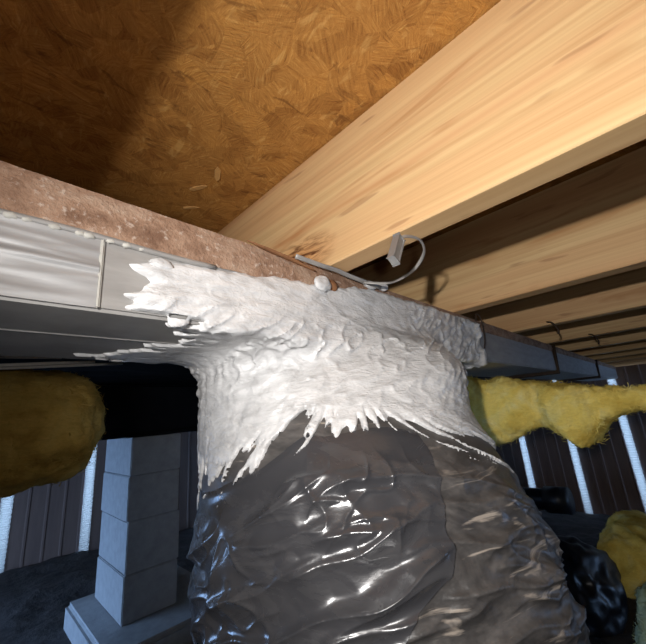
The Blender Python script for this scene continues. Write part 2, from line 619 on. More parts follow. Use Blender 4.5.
skirting('wall_left', 'unseen brown ribbed skirting added to narrow the daylight opening', (-0.60, 0, 0), math.pi / 2,
         [-2.53 + 0.406 * i for i in range(10)] + [2.31, 2.62], -0.80, 0.19, vents=False)  # unseen wall added to keep daylight off the pier front
for i, (lo, hi) in enumerate((((-0.68, 2.92, 0.19), (4.02, 2.96, 0.38)), ((3.97, -2.6, 0.19), (4.01, 2.92, 0.38)),
                              ((-0.68, -2.56, -0.12), (4.02, -2.515, 0.38)), ((-0.68, -2.52, -0.02), (-0.63, 2.92, 0.38)))):
    tag(link('trim_%d' % (i + 1), box_mesh('rim_board', lo, hi), M['lumber']), 'wooden rim board closing the floor above the skirting', None, None, 'structure')

# ------------------------------------------------------------------ joists
JX0, JP, JT, JB = 0.3196, 0.406, 0.0385, 0.192
jl = ['floor joist just left of the frame, throwing its shadow on the strand board',
      'nearest big pale yellow floor joist with dark knot above the mastic',
      'second floor joist behind the nearest one, half in shadow',
      'third floor joist, meeting the duct just right of the mastic',
      'fourth floor joist from the near one, with a small wire hook',
      'fifth floor joist from the near one', 'sixth floor joist from the near one',
      'seventh floor joist from the near one', 'eighth floor joist, farthest towards the right skirting']
jme = None
for k in range(-1, 8):
    x = JX0 + JP * k
    if jme is None:
        bm = bmesh.new()
        bmesh.ops.create_cube(bm, size=1)
        for v in bm.verts:
            v.co = Vector(((v.co.x + 0.5) * JT, v.co.y * 5.4, (v.co.z + 0.5) * (0.38 - JB)))
        bmesh.ops.bevel(bm, geom=[e for e in bm.edges if abs(e.verts[0].co.y - e.verts[1].co.y) > 1], offset=0.0018, segments=1, affect='EDGES')
        jme = bm_mesh('floor_joist', bm)
    me = jme
    if k == 0:                              # the one board with a dark knot beside the duct
        me = jme.copy()
        me.materials.clear()
    o = link('floor_joist', me, M['knotty'] if k == 0 else M['lumber'])
    o.location = (x, 0.19, JB)
    tag(o, jl[k + 1], 'joist', 'floor joists under the strand board')

# ------------------------------------------------------------------ trunk duct
Y0, Y1, Z0, Z1 = 0.30, 0.52, 0.091, 0.1915
duct = empty('trunk_duct', (0, 0.41, 0.091))
tag(duct, 'long rectangular galvanised metal duct with brown dusty upper edge under the joists', 'duct')
link('body', box_mesh('body', (-0.58, Y0, Z0), (3.92, Y1, Z1), 0.003, 2), M['galv'], duct)
# brown, dust-caked band along the top of the front face
nx, nz = 700, 10
ux, uz = np.meshgrid(np.linspace(-0.58, 3.9, nx), np.linspace(0, 1, nz))
lowz = 0.1535 + 0.0015 * noise(ux * 30, 0.2, 0, 3) + 0.012 * sstep(0.5, 0.9, ux)
bz = lowz + (0.1925 - lowz) * uz
thin = 1 - 0.85 * sstep(0.29, 0.36, ux) * sstep(0.92, 0.86, ux)
by = Y0 - 0.0035 * thin * np.sin(np.pi * np.clip(uz * 0.85 + 0.12, 0, 1)) - 0.0012 * thin * noise(ux * 60, uz * 3, 0, 5) - 0.0005
link('dusty_edge_band', mesh_np('dusty_edge_band', np.stack([ux, by, bz], -1).reshape(-1, 3), grid_faces(nx, nz)), M['dust_brown'], duct)
# lip along the lower border of the band
link('edge_lip', tube_mesh('edge_lip', [(x, Y0 - 0.001, 0.1525 + 0.0008 * math.sin(x * 40)) for x in np.linspace(-0.58, 0.16, 60)], 0.0028, 8), M['galv'], duct)
for (x, r) in ((-0.03, .0030), (0.004, 0.0036), (0.013, 0.0028), (0.029, 0.0034), (0.045, 0.0030), (0.051, 0.0036), (0.066, 0.0028), (0.078, 0.0032), (0.09, 0.0026)):
    bm = bmesh.new()
    bmesh.ops.create_icosphere(bm, subdivisions=2, radius=1)
    for v in bm.verts:
        v.co = Vector((x + v.co.x * r * 1.3, Y0 - 0.002 + v.co.y * r * 0.7, 0.1515 + v.co.z * r * 0.8 + 0.0006 * math.sin(v.co.x * 5)))
    link('sealant_spot', bm_mesh('sealant_spot', bm, True), M['seam'], duct)
# foil tape faces left of the joint, upper and lower strips with the raised bead between them
nx = 120
ux, uz = np.meshgrid(np.linspace(-0.58, 0.060, nx), np.linspace(0, 1, 40))
ty = Y0 - 0.0016 - 0.0008 * noise(ux * 25, uz * 5, 0, 8) - 0.0030 * np.exp(-((uz - 0.56 - 0.03 * ux) / 0.05) ** 2) - 0.0012 * ridge(ux * 7, uz * 6, 0.2, 19) ** 3
tz = 0.0925 + uz * (0.1505 - 0.0925)
link('foil_tape', mesh_np('foil_tape', np.stack([ux, ty, tz], -1).reshape(-1, 3), grid_faces(nx, 40)), M['tape'], duct)
link('joint_seam', box_mesh('joint_seam', (0.0595, Y0 - 0.0034, 0.0925), (0.0625, Y0 + 0.001, 0.152), 0.0012, 2), M['seam'], duct)
# folded flange along the underside
link('bottom_seam', box_mesh('bottom_seam', (-0.58, 0.3865, Z0 - 0.0010), (0.16, 0.3885, Z0 + 0.001), 0.001), M['galv'], duct)
# hanger straps farther along
for x in (1.62, 2.75):
    pts = [(x, Y0 - 0.003, 0.1915), (x, Y0 - 0.003, Z0 - 0.003), (x, Y1 + 0.003, Z0 - 0.003), (x, Y1 + 0.003, 0.1915)]
    link('hanger_band', tube_mesh('hanger_band', pts, 0.012, 8, 0.15, up=(1, 0, 0)), M['rust'], duct)

# ------------------------------------------------------------------ drop duct (flexible duct wrapped in polythene)
ZT = [-.8, -.5, -.276, -.16, -.066, .02, .2]
AT = np.radians([38, 38.5, 39, 39.95, 41.7, 43.1, 43.1])
RT = [.235, .24, .235, .227, .21, .196, .20]
DD = 0.56


def flexc(z):
    a = np.interp(z, ZT, AT)
    return DD * np.cos(a), DD * np.sin(a), np.interp(z, ZT, RT)


def reff(nx_, ny_, z, r):
    toward = np.maximum(0, -0.45 * nx_ - 0.893 * ny_)      # the side that tucks in under the trunk face
    front = np.maximum(0, -ny_)
    shoulder = np.maximum(0, 0.574 * nx_ - 0.819 * ny_) ** 2      # the fuller right-hand shoulder
    return r * (1 + 0.135 * sstep(-.03, .05, z) * shoulder - 0.42 * sstep(-.1, .11, z) * toward ** 1.5 - 0.06 * sstep(.03, .09, z) * front)


# lower border of the mastic round the drop: (angle, height)
EDGE_T = [120, 150, 164, 175, 188, 196, 201, 206, 211, 217, 224, 232, 240, 246, 255, 266, 276, 290, 310]
EDGE_Z = [-.095, -.095, -.095, -.088, -.073, -.064, -.054, -.043, -.034, -.038, -.036, -.033, -.034, -.039, -.050, -.060, -.070, -.078, -.080]
# main folds of the polythene: (angle1, z1, angle2, z2, height, width)
FOLDS = [(171, -.214, 239, -.122, .0075, .006), (213, -.155, 241, -.120, .0065, .005), (204, -.062, 237, -.046, .005, .006),
         (205, -.135, 231, -.096, .0075, .007), (180, -.168, 211, -.120, .005, .007), (204, -.082, 220, -.075, .004, .005),
         (211, -.108, 243, -.087, .006, .006), (195, -.094, 208, -.060, .004, .005), (167, -.218, 183, -.133, .005, .006),
         (203, -.184, 230, -.155, .006, .006), (230, -.095, 228, -.118, .004, .004), (187, -.118, 215, -.093, .004, .006),
         (243, -.093, 268, -.092, .006, .005), (250, -.155, 284, -.180, .006, .004), (226, -.171, 244, -.163, .005, .005),
         (224, -.182, 273, -.199, .007, .005), (248, -.167, 285, -.192, .004, .004), (262, -.102, 277, -.142, .006, .005),
         (235, -.151, 277, -.168, .006, .005), (232, -.050, 270, -.050, .003, .006), (262, -.098, 280, -.118, .005, .004),
         (244, -.122, 262, -.126, .004, .006), (256, -.20, 290, -.23, .006, .005)]


def wrinkles(th, z):
    """height of the polythene over the smooth drop; th in degrees"""
    s = np.radians(th - 215) * 0.225
    # fold lines climb to the right on the left half and level off to the right
    b = z - (0.33 * s - 1.05 * np.maximum(0, s + 0.02) ** 2 - 0.2 * np.maximum(0, s - 0.08))
    wx = 0.018 * noise(s * 9, z * 9, 0.3, 21)
    wb = 0.012 * noise(s * 11, z * 11, 4.3, 22)
    h = 0.0060 * ridge((s + wx) * 5, (b + wb) * 19, 1.7, 23) ** 3
    h = h + 0.0036 * ridge((s + wx) * 10, (b + wb) * 38, 7.7, 24) ** 4 * sstep(-0.1, 0.35, noise(s * 9, z * 11, 1.1, 28))
    h = h + 0.0026 * ridge((s + wb) * 28, (z + wx) * 34, 2.2, 25) ** 4 * sstep(-0.1, 0.5, noise(s * 7, z * 9, 5.0, 26) + 0.2)
    h = h + 0.0040 * noise(s * 6, b * 13, 3.3, 27)
    h = h + 0.0070 * np.abs(noise((s + wb) * 12, (b + wx) * 17, 8.3, 29)) + 0.0034 * np.abs(noise((s + wb) * 27, (b + wx) * 36, 6.3, 30))
    for (t1, z1, t2, z2, amp, wd) in FOLDS:
        s1, s2 = math.radians(t1 - 215) * 0.225, math.radians(t2 - 215) * 0.225
        L = math.hypot(s2 - s1, z2 - z1)
        ax, az = (s2 - s1) / L, (z2 - z1) / L
        u = (s - s1) * ax + (z - z1) * az
        v = -(s - s1) * az + (z - z1) * ax + 0.003 * np.sin(u * 60 + t1) + 0.002 * noise(s * 25, z * 25, t1, 31)
        env = sstep(-0.012, 0.02, u) * sstep(-0.012, 0.02, L - u)
        prof = np.where(v > 0, np.exp(-v / (wd * 0.55)), np.exp(v / (wd * 1.8)))
        h = h + amp * env * prof
    fade = sstep(-0.004, 0.03, np.interp(th, EDGE_T, EDGE_Z) - z)
    return h * fade


def sleeve(th, zz, off, wr):
    TH, Zg = np.meshgrid(th, zz)
    cx, cy, r = flexc(Zg)
    c, s = np.cos(np.radians(TH)), np.sin(np.radians(TH))
    rr = reff(c, s, Zg, r) + off(TH, Zg) + (wrinkles(TH, Zg) if wr else 0)
    return np.stack([cx + c * rr, cy + s * rr, Zg], -1), TH, Zg


flex = empty('flexible_duct', (0.43, 0.35, GZ))
tag(flex, 'fat round flexible duct wrapped in wrinkled black polythene, dropping from the trunk duct', 'duct')
th = np.concatenate([np.arange(140, 305, 0.3), np.arange(305, 500, 4.0)])
zz = np.concatenate([np.linspace(GZ + 0.02, -0.34, 60), np.arange(-0.338, 0.035, 0.0014)])
sheet_t = [(-.75, 214), (-.30, 207), (-.181, 223), (-.157, 228.7), (-.139, 237), (-.122, 240.7), (-.103, 241.4), (-.071, 245.4), (-.041, 249.8), (0.1, 252)]
SZ, ST = [a for a, b in sheet_t], [b for a, b in sheet_t]


def under(TH, Zg):
    lim = np.interp(Zg, SZ, ST)
    tt = np.where(TH > 360, TH - 360, TH)
    cov = sstep(0.0, 6.0, lim - tt) * sstep(105, 112, tt)
    return -0.016 * cov * sstep(0.0, 0.04, np.interp(tt, EDGE_T, EDGE_Z) - Zg)


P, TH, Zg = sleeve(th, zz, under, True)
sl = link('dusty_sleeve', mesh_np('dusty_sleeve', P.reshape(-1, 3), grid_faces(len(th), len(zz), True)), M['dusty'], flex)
sl['label'] = 'brown dusty matt polythene with painted crease highlights on the right side'
# clean shiny sheet lapped over the left and front
uu = np.linspace(0, 1, 480)
zs = np.concatenate([np.linspace(GZ + 0.02, -0.34, 50), np.arange(-0.338, 0.02, 0.0013)])
U, Zs = np.meshgrid(uu, zs)
lim = np.interp(Zs, SZ, ST) + 1.2 * noise(Zs * 60, 0.5, 0.2, 41)
THs = 112 + (lim - 112) * U ** 0.8
cx, cy, r = flexc(Zs)
c, s = np.cos(np.radians(THs)), np.sin(np.radians(THs))
rr = reff(c, s, Zs, r) + wrinkles(THs, Zs) + 0.0018 - 0.006 * sstep(0.006, 0.03, Zs - np.interp(THs, EDGE_T, EDGE_Z)) \
    + 0.002 * np.exp(-(1 - U) * 40) * sstep(0.02, 0.06, np.interp(THs, EDGE_T, EDGE_Z) - Zs)
P = np.stack([cx + c * rr, cy + s * rr, Zs], -1)
sh = link('plastic_sheet', mesh_np('plastic_sheet', P.reshape(-1, 3), grid_faces(len(uu), len(zs))), M['plastic'], flex)
sh['label'] = 'shiny clean black plastic sheet lapped over the front'


# ------------------------------------------------------------------ mastic
def surface_nets(F, org, h):
    """naive surface nets on a float field, inside < 0"""
    nx_, ny_, nz_ = F.shape
    ins = F < 0
    acc = np.zeros((nx_ - 1, ny_ - 1, nz_ - 1), np.int8)
    for a in (0, 1):
        for b in (0, 1):
            for c_ in (0, 1):
                acc += ins[a:nx_ - 1 + a, b:ny_ - 1 + b, c_:nz_ - 1 + c_]
    act = (acc > 0) & (acc < 8)
    ci = np.argwhere(act)
    idx = np.full(act.shape, -1, np.int32)
    idx[act] = np.arange(len(ci))
    pos = np.zeros((len(ci), 3))
    cnt = np.zeros(len(ci))
    corners = [(a, b, c_) for a in (0, 1) for b in (0, 1) for c_ in (0, 1)]
    for p in corners:
        for ax in range(3):
            if p[ax]:
                continue
            q = list(p)
            q[ax] = 1
            f0 = F[ci[:, 0] + p[0], ci[:, 1] + p[1], ci[:, 2] + p[2]]
            f1 = F[ci[:, 0] + q[0], ci[:, 1] + q[1], ci[:, 2] + q[2]]
            m = (f0 < 0) != (f1 < 0)
            t = np.where(m, f0 / np.where(m, f0 - f1, 1), 0)
            e = np.tile(np.array(p, float), (len(ci), 1))
            e[:, ax] += t
            pos += e * m[:, None]
            cnt += m
    pos = ci + pos / cnt[:, None]
    faces = []
    for ax in range(3):
        b, c_ = (ax + 1) % 3, (ax + 2) % 3
        sl0 = [slice(1, -1)] * 3
        sl1 = [slice(1, -1)] * 3
        sl0[ax] = slice(0, -1)
        sl1[ax] = slice(1, None)
        i0, i1 = ins[tuple(sl0)], ins[tuple(sl1)]
        for flip in (False, True):
            e = np.argwhere((i0 & ~i1) if not flip else (~i0 & i1))
            base = e + 1
            base[:, ax] -= 1
            q = []
            for (db, dc) in ((-1, -1), (0, -1), (0, 0), (-1, 0)):
                g = base.copy()
                g[:, b] += db
                g[:, c_] += dc
                q.append(idx[g[:, 0], g[:, 1], g[:, 2]])
            q = np.stack(q, -1)
            faces.append(q[:, ::-1] if flip else q)
    return org + pos * h, np.concatenate(faces)


hh = 0.0021
org = np.array([0.055, 0.155, -0.135])
dims = (int(0.85 / hh), int(0.42 / hh), int(0.325 / hh))
ax_ = [(org[i] + hh * np.arange(dims[i])).astype(np.float32) for i in range(3)]
X, Y, Z = np.meshgrid(*ax_, indexing='ij', sparse=True)


def d_union(X, Y, Z):
    qx = np.maximum(-1.6 - X, X - 3.9)
    qy = np.maximum(Y0 - Y, Y - Y1)
    qz = np.maximum(Z0 - Z, Z - Z1)
    dbox = np.sqrt(np.maximum(qx, 0) ** 2 + np.maximum(qy, 0) ** 2 + np.maximum(qz, 0) ** 2) + np.minimum(np.maximum(qy, qz), 0)
    cx, cy, r = flexc(Z)
    dx, dy = X - cx.astype(np.float32), Y - cy.astype(np.float32)
    hy = np.sqrt(dx * dx + dy * dy) + 1e-6
    da, db = hy - reff(dx / hy, dy / hy, Z, r.astype(np.float32)), Z - 0.098
    hs_ = np.maximum(0.07 - np.abs(da - db), 0) / 0.07
    df = np.maximum(da, db) + hs_ * hs_ * 0.07 * 0.25
    kk = 0.046
    hm = np.maximum(kk - np.abs(dbox - df), 0) / kk
    return (np.minimum(dbox, df) - hm * hm * kk * 0.25).astype(np.float32), dx, dy


dU, dx_, dy_ = d_union(X, Y, Z)
F = dU.copy()
band = np.abs(dU) < 0.016
bi = np.nonzero(band)
bx, by_, bz_ = ax_[0][bi[0]], ax_[1][bi[1]], ax_[2][bi[2]]
ang = np.degrees(np.arctan2(np.broadcast_to(dy_, dU.shape)[band], np.broadcast_to(dx_, dU.shape)[band])) % 360
arc = np.radians(ang - 215) * 0.2


def mastic_thickness(x, y, z, ang, arc):
    w1 = fbm(x * 22, y * 22, z * 22, 2, 51)
    # left border on the trunk, dragged out in strokes along the duct
    strokes = noise(x * 10, y * 60, z * 95, 52)
    face = sstep(0.30, 0.285, y + 0 * x) + 0
    lx = np.interp(z, [0.085, 0.095, 0.108, 0.118, 0.128, 0.136, 0.146, 0.155], [0.095, 0.085, 0.082, 0.100, 0.098, 0.080, 0.105, 0.12])
    mL = x - lx - 0.016 * strokes - 0.010 * w1
    on_under = (z < 0.094) & (x < 0.30)
    mL = np.where(on_under, x - np.interp(y, [0.30, 0.34, 0.40, 0.46, 0.52], [0.13, 0.155, 0.145, 0.125, 0.12]) - 0.05 * noise(x * 14, y * 60, 0.4, 54) - 0.03 * noise(x * 45, y * 130, 0.8, 53), mL)
    # upper border below the dusty band
    ztop = np.interp(x, [0.10, 0.13, 0.165, 0.22, 0.28, 0.335, 0.40, 0.51, 0.80, 0.9], [0.146, 0.148, 0.153, 0.158, 0.166, 0.169, 0.183, 0.187, 0.187, 0.185])
    mT = ztop - z - 0.004 * noise(x * 28, 0.3, y * 20, 55) - 0.003 * noise(x * 80, 0.3, z * 20, 56)
    mR = 0.850 - x + 0.016 * noise(y * 30, z * 45, 0.7, 57)
    mB = 0.51 - y + 0.02 * w1
    # lower border on the drop: brush-dragged fingers, slanting down to the left, flatter to the right
    ze = np.interp(ang, EDGE_T, EDGE_Z)
    sh_ = np.interp(ang, [150, 175, 190, 212, 225, 240, 262, 300], [0.3, 0.5, 0.8, 1.1, 0.4, -0.5, -1.9, -2.2])
    u = arc - sh_ * (z + 0.03)
    u = u + 0.006 * noise(arc * 25, z * 25, 0.4, 80) + 0.002 * noise(arc * 90, z * 70, 0.4, 81)
    fing = 1.6 * noise(u * 34, z * 8, 0.5, 58) + 1.2 * noise(u * 80, z * 14, 0.9, 59) + 0.4 * noise(u * 190, z * 50, 0.9, 82)
    reach = np.interp(ang, [150, 175, 205, 215, 240, 262, 285], [0.040, 0.044, 0.040, 0.020, 0.017, 0.016, 0.020])
    dist_e = z - ze
    mE = dist_e + reach * (fing - 0.42)
    # gaps between the strokes above the border
    gap = sstep(0.0, 0.18, noise(u * 62, z * 18, 2.9, 60) + 0.35 * noise(u * 150, z * 50, 2.9, 83)) * sstep(np.interp(ang, [190, 212, 230], [0.072, 0.060, 0.045]), 0.010, dist_e) * np.interp(ang, [190, 215, 235, 300], [1.15, 0.9, 0.8, 1.0])
    speck = sstep(0.28, 0.42, noise(u * 150, z * 60, 6.1, 86) + 0.4 * noise(u * 60, z * 90, 1.1, 87)) * sstep(0.030, 0.012, dist_e)
    mE = np.minimum(mE, 0.006 - 0.016 * np.maximum(gap, speck))
    mE = np.where(z > 0.07, 1.0, mE)
    m = np.minimum(np.minimum(mL, mT), np.minimum(mR, np.minimum(mE, mB)))
    # relief: brush strokes and dabs
    rel_face = 0.0013 * noise(x * 16, y * 30, z * 85, 61) + 0.0006 * w1 + 0.0012 * ridge((x + 0.4 * z) * 14, y * 30, z * 60, 85) ** 5
    rot = x * 0.86 + z * 0.5
    rot2 = -x * 0.5 + z * 0.86
    rel_mid = 0.0022 * noise(rot * 18, y * 25, rot2 * 85, 62) + 0.0030 * ridge(rot * 22, y * 30, rot2 * 80, 63) ** 4 + 0.0010 * w1
    rel_drop = 0.0020 * noise(u * 55, z * 20, 1.9, 64) + 0.0016 * noise(u * 120, z * 45, 3.1, 65) + 0.0016 * w1
    rel_drop = rel_drop * np.interp(ang, [180, 205], [0.55, 1.0]) + np.interp(ang, [180, 205], [1.0, 0.3]) * 0.0014 * ridge((arc + 1.4 * z) * 30, z * 30, 4.4, 84) ** 2
    wf = sstep(0.10, 0.12, z)
    wd = sstep(0.03, -0.03, z)
    right = sstep(0.45, 0.62, x)
    rel = rel_face * wf * (1 - right) + rel_mid * np.maximum(1 - wf, right) * (1 - wd) + rel_drop * wd
    rel = rel + right * (0.0020 * ridge(x * 32, y * 25, z * 38, 66) + 0.0012 * noise(x * 70, y * 70, z * 70, 67))
    rel = rel + np.where(on_under, 0.0025 * noise(x * 14, y * 75, 0.3, 68) + 0.0015 * noise(x * 40, y * 120, 0.3, 69), 0)
    # thick lips at the right end and the dab on the left
    rel = rel + 0.010 * np.exp(-((x - 0.832) / 0.012) ** 2) * sstep(-0.3, 0.4, noise(y * 20, z * 28, 0.2, 70) + 0.25)
    rel = rel + 0.003 * np.exp(-((x - 0.108) / 0.02) ** 2 - ((z - 0.108) / 0.014) ** 2)
    t = np.clip(m * 0.75, -0.0075, 0.0040)
    t = np.where(m > 0, t + rel * sstep(0, 0.008, m) + 0.0006, t)
    return np.where((z < 0.096) & (x < 0.22) & (y > 0.305), np.minimum(t, 0.0036), t)


tv = mastic_thickness(bx, by_, bz_, ang, arc)
F[band] = dU[band] - tv
tv_full = np.full(dU.shape, -0.001, np.float32)
tv_full[band] = tv
V, Q = surface_nets(F, org, hh)
ii = np.clip(np.rint((V - org) / hh).astype(int), 0, np.array(dims) - 1)
tvv = tv_full[ii[:, 0], ii[:, 1], ii[:, 2]]
okv = tvv > -0.0055
okf = okv[Q].all(1) & (Q >= 0).all(1)
Q = Q[okf]
used = np.unique(Q)
remap = np.full(len(V), -1)
remap[used] = np.arange(len(used))
V, Q = V[used], remap[Q]
seal = empty('mastic_seal', (0.41, 0.30, 0.0))
tag(seal, 'thick white brushed mastic coating over the joint of trunk duct and wrapped drop', 'sealant')
link('mastic_coat', mesh_np('mastic_coat', V, Q), M['mastic'], seal)


def lump(name, c, rad, seed, mat, parent, sub=3, amp=0.25):
    bm = bmesh.new()
    bmesh.ops.create_icosphere(bm, subdivisions=sub, radius=1)
    co = np.array([v.co[:] for v in bm.verts])
    d = 1 + amp * fbm(co[:, 0] * 1.6 + seed, co[:, 1] * 1.6, co[:, 2] * 1.6, 3, seed)
    for v, k in zip(bm.verts, d):
        v.co = Vector((c[0] + v.co.x * rad[0] * k, c[1] + v.co.y * rad[1] * k, c[2] + v.co.z * rad[2] * k))
    return link(name, bm_mesh(name, bm, True), mat, parent)


lump('mastic_dab', (0.1065, 0.297, 0.1405), (0.011, 0.004, 0.0058), 3, M['mastic'], seal)
lump('mastic_dab', (0.102, 0.296, 0.106), (0.013, 0.005, 0.008), 5, M['mastic'], seal)
lump('mastic_dab', (0.311, 0.293, 0.1655), (0.014, 0.008, 0.0105), 8, M['mastic'], seal)
lump('mastic_dab', (0.42, 0.293, 0.188), (0.017, 0.006, 0.006), 9, M['mastic'], seal)
lump('mastic_dab', (0.455, 0.294, 0.192), (0.013, 0.006, 0.006), 12, M['mastic'], seal)
hol = lump('hollow', (0.333, 0.2965, 0.169), (0.012, 0.005, 0.008), 14, M['bark'], seal)
hol['label'] = 'dark rusty hollow left bare in the mastic'

# ------------------------------------------------------------------ strap loop with clip, strap and torn strip on the duct edge
loop = empty('cable_tie', (0.40, 0.27, 0.19))
tag(loop, 'grey strap loop with small metal clip sticking up from the duct edge', 'strap')
pts = spline([(0.395, 0.290, 0.186), (0.409, 0.259, 0.177), (0.395, 0.226, 0.169), (0.381, 0.194, 0.170), (0.362, 0.170, 0.177),
              (0.340, 0.162, 0.182), (0.313, 0.162, 0.178), (0.294, 0.164, 0.170)], 8)
link('band', tube_mesh('band', pts, 0.0022, 8, 0.4, up=(0.5, 0.5, 0)), M['strap'], loop)
a, b = Vector((0.297, 0.164, 0.171)), Vector((0.279, 0.164, 0.1405))
t = (b - a).normalized()
nrm = Vector((0, 1, 0)).cross(t)
bm = bmesh.new()
bmesh.ops.create_cube(bm, size=1)
for v in bm.verts:
    v.co = a + t * ((v.co.z + 0.5) * (b - a).length) + nrm * v.co.x * 0.0105 + Vector((0, 1, 0)) * v.co.y * 0.006
bmesh.ops.bevel(bm, geom=bm.edges[:], offset=0.0012, segments=2, affect='EDGES')
cl = link('clip', bm_mesh('clip', bm), M['clip'], loop)
cl['label'] = 'small metal clip at the end of the loop'

pts = spline([(0.262, 0.288, 0.1900), (0.30, 0.286, 0.188), (0.335, 0.286, 0.1885), (0.37, 0.287, 0.187), (0.44, 0.288, 0.186)], 8)
o = link('flat_strap', tube_mesh('flat_strap', pts, 0.0032, 8, 0.3, up=(0, 1, 0.8)), M['strap'])
tag(o, 'flat pale strap lying along the duct edge under the nearest joist', 'strap')
pts = spline([(0.196, 0.2935, 0.1925), (0.225, 0.2925, 0.189), (0.262, 0.2925, 0.186), (0.30, 0.2925, 0.181)], 8)
o = link('torn_wood_strip', tube_mesh('torn_wood_strip', pts, [0.0012 + 0.003 * math.sin(math.pi * i / 24) for i in range(25)], 8, 0.4), M['bark'])
tag(o, 'dark splintered wood strip wedged between the duct edge and nearest joist', 'splinter')

# twist of wire at the right end of the mastic
pts = spline([(0.835, 0.292, 0.186), (0.828, 0.286, 0.200), (0.845, 0.284, 0.192), (0.852, 0.285, 0.170), (0.846, 0.284, 0.140), (0.838, 0.286, 0.118)], 8)
o = link('tie_wire', tube_mesh('tie_wire', pts, 0.0017, 6), M['rust'])
tag(o, 'short dark tie wire bent round the right end of the mastic', 'wire')

# wire hooks on joists further back
for (x, y, z, lab) in ((1.128, 0.19, 0.188, 'small dark wire hook hanging from the third joist near duct'),
                       (1.534, 0.148, 0.186, 'small bent wire hook hanging below the fourth joist')):
    pts = spline([(x, y + 0.014, z + 0.012), (x - 0.004, y + 0.004, z + 0.008), (x - 0.006, y - 0.004, z - 0.004), (x - 0.006, y - 0.009, z - 0.018), (x - 0.004, y - 0.006, z - 0.028)], 6)
    tag(link('wire_hook', tube_mesh('wire_hook', pts, 0.0026, 6), M['rust']), lab, 'hook', 'wire hooks on the joists')

# ------------------------------------------------------------------ chassis beam, pier, footing
beam = empty('chassis_beam', (0.55, 1.66, -0.03))
tag(beam, 'black steel chassis beam resting on the block pier', 'beam')
link('bottom_flange', box_mesh('bottom_flange', (-0.58, 1.60, -0.030), (3.85, 1.72, -0.018)), M['black_steel'], beam)
link('top_flange', box_mesh('top_flange', (-0.58, 1.60, 0.179), (3.85, 1.72, 0.1915)), M['black_steel'], beam)
link('web', box_mesh('web', (-0.58, 1.655, -0.018), (3.85, 1.665, 0.179)), M['black_steel'], beam)

pier = empty('block_pier', (0.555, 1.66, -0.64))
tag(pier, 'pier of four stacked grey concrete blocks under the chassis beam, lit blue on one side', 'pier')
joints = [-0.640, -0.492, -0.322, -0.168, -0.030]
for i in range(4):
    dx = (0, 0.003, -0.002, 0.001)[i]
    link('concrete_block', box_mesh('concrete_block', (0.461 + dx, 1.50, joints[i] + 0.0006), (0.649 + dx, 1.84, joints[i + 1] - 0.0006), 0.003, 2), M['concrete'], pier)
me = box_mesh('footing_pad', (0.375, 1.34, GZ - 0.02), (0.82, 1.90, -0.64), 0.014, 3)
tag(link('footing_pad', me, M['concrete']), 'pale concrete footing pad under the block pier', 'footing')


# ------------------------------------------------------------------ boards, pipes, cables
def board(lo, hi, label, mat, rot=0.0, name='wood_board'):
    c = [(lo[i] + hi[i]) / 2 for i in range(3)]
    me = box_mesh(name, [lo[i] - c[i] for i in range(3)], [hi[i] - c[i] for i in range(3)], 0.003, 1)
    o = link(name, me, mat)
    o.location = c
    o.rotation_euler = (0, 0, rot)
    return tag(o, label, 'board')


board((0.30, 1.235, GZ - 0.012), (1.25, 1.315, GZ + 0.026), 'weathered brown board lying in front of the footing pad', M['old_wood'], 0.05)
board((0.40, 1.12, GZ - 0.012), (1.30, 1.20, GZ + 0.028), 'pale bluish board lying nearest the camera beside the brown one', M['concrete'], 0.02)

for i, (a, b, sag) in enumerate((((-0.55, 0.70, 0.110), (0.10, 0.70, 0.1245), 0.004), ((-0.55, 0.70, 0.070), (0.15, 0.71, 0.122), 0.006), ((-0.55, 0.73, 0.085), (0.20, 0.73, 0.124), 0.010))):
    a, b = Vector(a), Vector(b)
    pts = [a.lerp(b, t) - Vector((0, 0, sag * math.sin(math.pi * t))) for t in np.linspace(0, 1, 16)]
    o = link('cable', tube_mesh('cable', pts, 0.0028, 6), M['cable'])
    tag(o, ['topmost thin grey cable below the duct, above the brown insulation',
            'lowest thin grey cable below the duct, above the brown insulation',
            'middle thin grey cable below the duct, above the brown insulation'][i], 'cable', 'cables behind the trunk duct')

pts = [(3.05, 2.4, -0.78), (3.0, 1.3, -0.73), (2.95, 0.70, -0.70)]
pipe = empty('drain_pipe', (3.0, 1.3, -0.9))
tag(pipe, 'black drain pipe lying before the right skirting', 'pipe')
link('tube', tube_mesh('tube', spline(pts, 6), 0.07, 20), M['black_rubber'], pipe)
link('end_coupling', tube_mesh('end_coupling', [(2.957, 0.80, -0.704), (2.945, 0.66, -0.698)], 0.085, 20), M['black_rubber'], pipe)
for (y, z) in ((1.4, -0.82), (2.1, -0.85)):
    link('support_block', box_mesh('support_block', (2.93, y - 0.1, -1.0), (3.13, y + 0.1, z - 0.0), 0.006), M['old_wood'], pipe)


